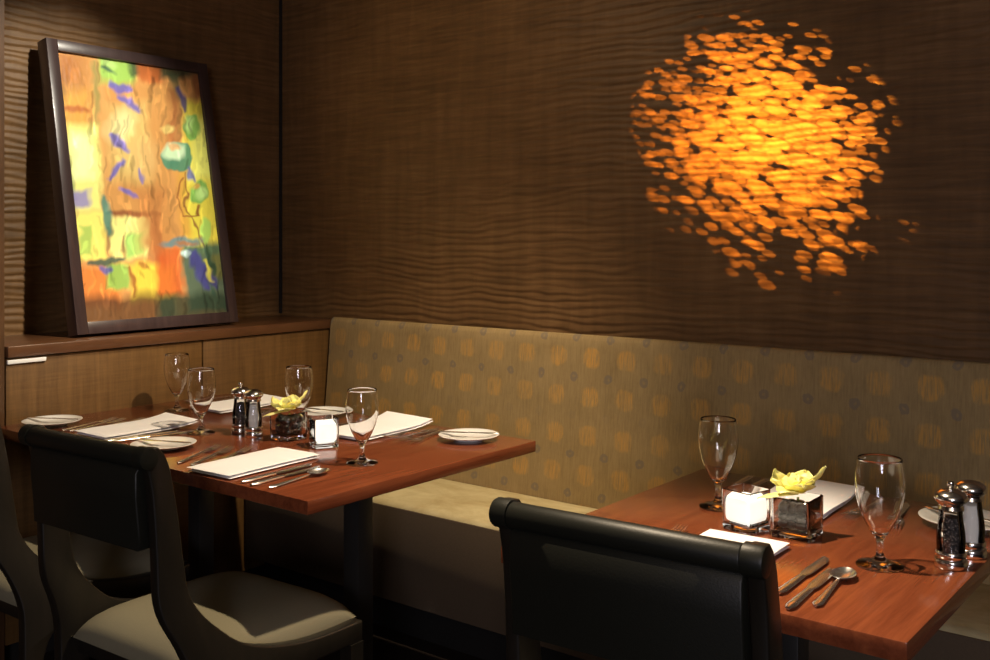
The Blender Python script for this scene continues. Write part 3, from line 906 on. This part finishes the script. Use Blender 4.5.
G = 'stemmed water goblets'
for x, y, lab in ((-2.857, 1.956, 'stemmed glass goblet on the left table, leftmost and farthest back'),
                  (-2.480, 1.778, 'stemmed glass goblet between leftmost goblet and pepper mill on left table'),
                  (-2.297, 1.985, 'stemmed glass goblet behind the yellow flower on the left table'),
                  (-1.831, 1.786, 'stemmed glass goblet right of the lit candle on the left table'),
                  (-0.9524, 1.9553, 'stemmed glass goblet left of the lit candle on the right table'),
                  (-0.5651, 1.7764, 'stemmed glass goblet between flower vase and pepper mill on right table')):
    put('goblet', make_goblet, x, y, TZ + E, 0, lab, 'glass', G)

G = 'white side plates'; G2 = 'butter knives on the side plates'
for x, y, rz, lab, lab2 in (
        (-1.814, 2.180, 118, 'white side plate at the right far corner of the left table', 'butter knife on the plate at the right far corner of the left table'),
        (-2.375, 1.585, 112, 'white side plate behind the top of the nearer left chair', 'butter knife on the plate behind the nearer left chair'),
        (-2.935, 1.578, 118, 'white side plate at the far left end of the left table', 'butter knife on the plate at the far left end of the left table'),
        (-2.420, 2.185, 100, 'white side plate behind the left candle, against the banquette side', 'butter knife on the plate behind the left candle'),
        (-.514, 2.128, 75, 'white side plate behind the salt mill at the right picture edge', 'butter knife on the plate behind the right salt mill')):
    put('plate', make_plate, x, y, TZ + E, 0, lab, 'plate', G)
    put('bknife', make_butter_knife, x, y, TZ + E + .0168, rz, lab2, 'knife', G2)

G = 'folded white napkins'
for i, (x, y, rz, w, l, lift, lab) in enumerate((
        (-2.0230, 1.6100, 3, .155, .292, 0, 'folded white napkin at the near edge of the left table, right of the forks'),
        (-2.660, 1.690, 0, .165, .300, .012, 'folded white napkin behind the nearer left chair, second place setting'),
        (-2.770, 2.135, 0, .165, .270, .012, 'folded white napkin behind the salt and pepper mills on the left table'),
        (-2.110, 2.115, 2, .180, .300, .016, 'folded white napkin right of the left candle, on the banquette side'),
        (-0.7904, 1.6253, 3, .150, .285, 0, 'folded white napkin partly hidden by the right chair back'),
        (-0.8250, 2.0896, 2, .160, .270, .014, 'folded white napkin behind the yellow flower on the right table'))):
    o = make_napkin(w, l, i * 3.7, lift)
    o.location = (x, y, TZ + E); o.rotation_euler = (0, 0, math.radians(rz)); tag(o, lab, 'napkin', G)

def fork(x, y, rz, lab): put('fork', make_fork, x, y, TZ + E, rz, lab, 'fork', 'dinner forks')
def knife(x, y, rz, lab): put('knife', make_knife, x, y, TZ + E, rz, lab, 'knife', 'dinner knives')
def spoon(x, y, rz, lab): put('spoon', make_spoon, x, y, TZ + E, rz, lab, 'spoon', 'soup spoons')
fork(-2.2240, 1.5880, 24, 'outermost of three forks beside the near napkin on the left table')
fork(-2.1780, 1.5940, 24, 'middle one of three forks beside the near napkin on the left table')
fork(-2.1400, 1.6280, 26, 'fork lying closest to the near napkin on the left table')
knife(-1.9000, 1.5800, 3, 'knife lying closest to the near napkin on the left table')
knife(-1.8640, 1.5760, 4, 'knife between spoon and other knife at the near setting of the left table')
spoon(-1.8160, 1.5700, 5, 'spoon by two knives near the corner of the left table')
fork(-2.835, 1.640, 12, 'outermost fork between plate and napkin at the far left end of left table')
fork(-2.805, 1.648, 10, 'second fork from the plate at the far left end of left table')
fork(-2.772, 1.690, 6, 'fork tucked against the second near napkin on the left table')
knife(-2.555, 1.640, -8, 'knife right of the second near napkin on the left table')
knife(-2.527, 1.655, -12, 'knife with yellow glint at the second near setting of the left table')
fork(-1.990, 2.135, 172, 'fork by the banquette-side napkin on the left table, nearest the napkin')
fork(-1.958, 2.125, 190, 'middle fork between banquette-side napkin and corner plate on left table')
fork(-1.926, 2.130, 196, 'fork next to the corner plate of the left table')
knife(-2.248, 2.150, 180, 'knife between the candle and the banquette-side napkin of the left table')
knife(-2.895, 2.150, 180, 'knife left of the napkin behind the mills on the left table')
spoon(-2.955, 2.150, 180, 'spoon at the cabinet end of the left table, far side')
fork(-2.640, 2.150, 176, 'fork right of the napkin behind the mills on the left table')
fork(-2.605, 2.150, 184, 'fork beside the plate behind the left candle')
fork(-0.9238, 1.6598, 4, 'fork with only the tines showing above the right chair back')
knife(-0.6442, 1.6421, 1, 'knife closest to the right chair, yellow glint on the blade')
knife(-0.6106, 1.5867, 3, 'middle knife between spoon and knife at the front of the right table')
spoon(-0.5849, 1.6065, 5, 'spoon at the front of the right table beside two knives')
fork(-0.7064, 2.1242, 176, 'fork right of the far napkin on the right table')
fork(-.632, 2.1143, 190, 'second fork right of the far napkin on the right table')
knife(-0.9633, 2.1242, 180, 'knife left of the flower at the far side of the right table')
knife(-0.9979, 2.1242, 184, 'knife behind the left goblet at the far side of the right table')

put('pepper', lambda: make_mill('pepper'), -2.393, 1.850, TZ + E, 20, 'chrome and glass pepper mill on the left table', 'pepper mill', 'pepper mills')
put('saltm', lambda: make_mill('salt'), -2.322, 1.840, TZ + E, 0, 'chrome and glass salt mill on the left table', 'salt mill', 'salt mills')
put('pepper', None, -0.4683, 1.8456, TZ + E, 0, 'chrome and glass pepper mill at the right edge of right table', 'pepper mill', 'pepper mills')
put('saltm', None, -0.4574, 1.9315, TZ + E, 0, 'chrome and glass salt mill behind the right pepper mill', 'salt mill', 'salt mills')

put('holder', make_holder, -2.061, 1.868, TZ + E, 62, 'square glass candle holder glowing white on the left table', 'candle holder', 'candle holders')
put('candle', make_candle, -2.061, 1.868, TZ + E, 62, 'glowing white candle inside the square glass on the left table', 'candle', 'lit candles')
put('holder', None, -0.8378, 1.8397, TZ + E, -14, 'square glass candle holder glowing white on the right table', 'candle holder', 'candle holders')
put('candle', None, -0.8378, 1.8397, TZ + E, -14, 'glowing white candle inside the square glass on the right table', 'candle', 'lit candles')
for (x, y, rz, side) in ((-2.213, 1.875, 0, 'left'), (-0.7450, 1.8594, 0, 'right')):
    put('vase', make_vase, x, y, TZ + E, rz, 'small square glass vase with dark pebbles on the %s table' % side, 'vase', 'square vases')
    put('pebbles', make_pebbles, x, y, TZ + E, rz, 'black pebbles inside the square vase on the %s table' % side, 'pebbles', 'vase pebbles')
    o = put('flower', make_flower, x, y, TZ + E, rz if side == 'right' else 35, 'pale yellow flower in the square vase on the %s table' % side, 'flower', 'yellow flowers')
bpy.context.view_layer.update()
for o in C.objects:                                   # refractive caustics of the table glass
    b = o.name.split('.')[0]
    if b in ('water_goblet', 'square_vase', 'candle_holder'): o.cycles.is_caustics_caster = True
    if b in ('tabletop', 'napkin', 'side_plate', 'pebbles'): o.cycles.is_caustics_receiver = True
for o in C.objects:
    if o.name.startswith('pebbles'): o['kind'] = 'stuff'

# ------------------------------------------------------------------ lights
def spot(name, loc, tgt, watts, angle, blend, col, size=.03):
    l = bpy.data.lights.new(name, 'SPOT'); l.energy = watts; l.spot_size = math.radians(angle); l.spot_blend = blend
    l.color = col; l.shadow_soft_size = size; l.cycles.is_caustics_light = name.startswith('downlight')
    o = bpy.data.objects.new(name, l); C.objects.link(o); o.location = loc
    d = Vector(tgt) - Vector(loc); o.rotation_euler = d.to_track_quat('-Z', 'Y').to_euler()
    return o
def area(name, loc, tgt, watts, sx, sy, col):
    l = bpy.data.lights.new(name, 'AREA'); l.shape = 'RECTANGLE'; l.size = sx; l.size_y = sy; l.energy = watts; l.color = col
    o = bpy.data.objects.new(name, l); C.objects.link(o); o.location = loc
    d = Vector(tgt) - Vector(loc); o.rotation_euler = d.to_track_quat('-Z', 'Y').to_euler()
    return o
WARM = (1, .80, .56)
spot('downlight_left_table', (-1.05, 2.05, 2.7), (-2.20, 1.95, .74), 255, 62, .7, WARM)
spot('downlight_right_table', (-1.25, 1.35, 2.7), (-.76, 1.56, .74), 330, 38, .8, WARM)
spot('picture_light', (-1.9, 1.95, 2.7), (-3.28, 1.79, 1.46), 170, 42, .6, (1, .92, .76))
spot('wall_washer', (-2.1, 1.3, 2.7), (-2.15, 2.82, 1.8), 31, 75, 1.0, (1, .74, .44))
# gobo projector: spotlight with a leaf-breakup pattern and an amber gel
pj = spot('gobo_projector', (-.92, 1.30, 2.68), (-1.235, 2.82, 1.60), 1100, 46, .0, (1, 1, 1), .0015)
def gobo(l):
    l.use_nodes = True; t = l.node_tree
    em = t.nodes['Emission']
    N = t.nodes.new; Lk = t.links.new
    def mth(op, a, b=0.0, clamp=False):
        nd = N('ShaderNodeMath'); nd.operation = op; nd.use_clamp = clamp
        for i, v in ((0, a), (1, b)):
            if isinstance(v, (int, float)): nd.inputs[i].default_value = v
            else: Lk(v, nd.inputs[i])
        return nd.outputs[0]
    tc = N('ShaderNodeTexCoord'); sp = N('ShaderNodeSeparateXYZ'); Lk(tc.outputs['Normal'], sp.inputs[0])
    z = mth('ABSOLUTE', sp.outputs[2])
    u = mth('DIVIDE', sp.outputs[0], z); v = mth('ADD', mth('DIVIDE', sp.outputs[1], z), mth('MULTIPLY', u, .34))
    rho = mth('DIVIDE', mth('SQRT', mth('ADD', mth('MULTIPLY', u, u), mth('MULTIPLY', mth('MULTIPLY', v, v), 1.75))), .232)
    cb = N('ShaderNodeCombineXYZ'); Lk(u, cb.inputs[0]); Lk(v, cb.inputs[1])
    nz = N('ShaderNodeTexNoise'); nz.inputs['Scale'].default_value = 16; nz.inputs['Detail'].default_value = 2; Lk(cb.outputs[0], nz.inputs['Vector'])
    n2 = N('ShaderNodeTexNoise'); n2.inputs['Scale'].default_value = 8; n2.inputs['Detail'].default_value = 1; Lk(cb.outputs[0], n2.inputs['Vector'])
    tot = None
    for k, (sc, rot, off) in enumerate(((1.0, -16, 0), (1.25, -24, 3.7), (1.5, -10, 9.1))):
        mp = N('ShaderNodeMapping'); mp.inputs['Rotation'].default_value = (0, 0, math.radians(rot)); mp.inputs['Location'].default_value = (off, off, 0)
        mp.inputs['Scale'].default_value = (29 * sc, 80 * sc, 1)
        Lk(cb.outputs[0], mp.inputs[0])
        vo = N('ShaderNodeTexVoronoi'); vo.voronoi_dimensions = '2D'; vo.inputs['Scale'].default_value = 1; vo.inputs['Randomness'].default_value = .9; Lk(mp.outputs[0], vo.inputs['Vector'])
        cs = N('ShaderNodeSeparateColor'); Lk(vo.outputs['Color'], cs.inputs[0])
        rad = mth('ADD', mth('ADD', .28, mth('MULTIPLY', mth('SUBTRACT', 1, rho, True), .20)), mth('MULTIPLY', cs.outputs[0], .20))
        disc = mth('MULTIPLY', mth('SUBTRACT', rad, vo.outputs['Distance']), 13, True)
        # chance that a hole exists falls towards the edge
        edge = mth('ADD', rho, mth('MULTIPLY', mth('SUBTRACT', n2.outputs[0], .5), .9))
        pr = mth('MULTIPLY', mth('SUBTRACT', 1.04, edge), 1.7)
        on = mth('MULTIPLY', mth('SUBTRACT', pr, cs.outputs[1]), 12, True)
        lim = mth('MULTIPLY', mth('SUBTRACT', 1.02, rho), 14, True)
        w = mth('MULTIPLY', mth('MULTIPLY', disc, on), lim)
        w = mth('MULTIPLY', w, (1.0, .8, .6)[k])
        tot = w if tot is None else mth('ADD', tot, w)
    core = mth('ADD', .40, mth('MULTIPLY', mth('SUBTRACT', 1, rho, True), 1.1))
    Lk(mth('MULTIPLY', tot, core), em.inputs['Strength'])
    em.inputs['Color'].default_value = (1, .38, .035, 1)
gobo(pj.data)
# cool evening window far behind the camera and the dim warm room
area('window_daylight', (2.2, -2.9, 1.7), (-1.2, 1.8, 1.0), 36, .5, 1.0, (.90, .86, 1.0))
area('window_daylight', (1.6, -2.9, 1.7), (-1.2, 1.8, 1.0), 36, .5, 1.0, (.90, .86, 1.0))
area('room_glow', (.4, -1.0, 2.7), (-.8, 1.2, 0), 20, 2.2, 2.2, (1, .76, .52))

w = bpy.data.worlds.new('world'); bpy.context.scene.world = w; w.use_nodes = True
w.node_tree.nodes['Background'].inputs[0].default_value = (.9, .75, .6, 1)
w.node_tree.nodes['Background'].inputs[1].default_value = .02

# ------------------------------------------------------------------ camera
cd = bpy.data.cameras.new('camera'); cam = bpy.data.objects.new('camera', cd); C.objects.link(cam)
cam.location = (0, 0, 1.3); cam.rotation_euler = (math.radians(90), 0, math.radians(38.3))
cd.sensor_width = 36; cd.lens = 1021 / 990 * 36; cd.shift_y = -92 / 990; cd.clip_start = .05
sc = bpy.context.scene; sc.camera = cam
vs = sc.view_settings; vs.view_transform = 'Standard'; vs.look = 'None'; vs.gamma = 1; vs.use_curve_mapping = False; vs.exposure = 0
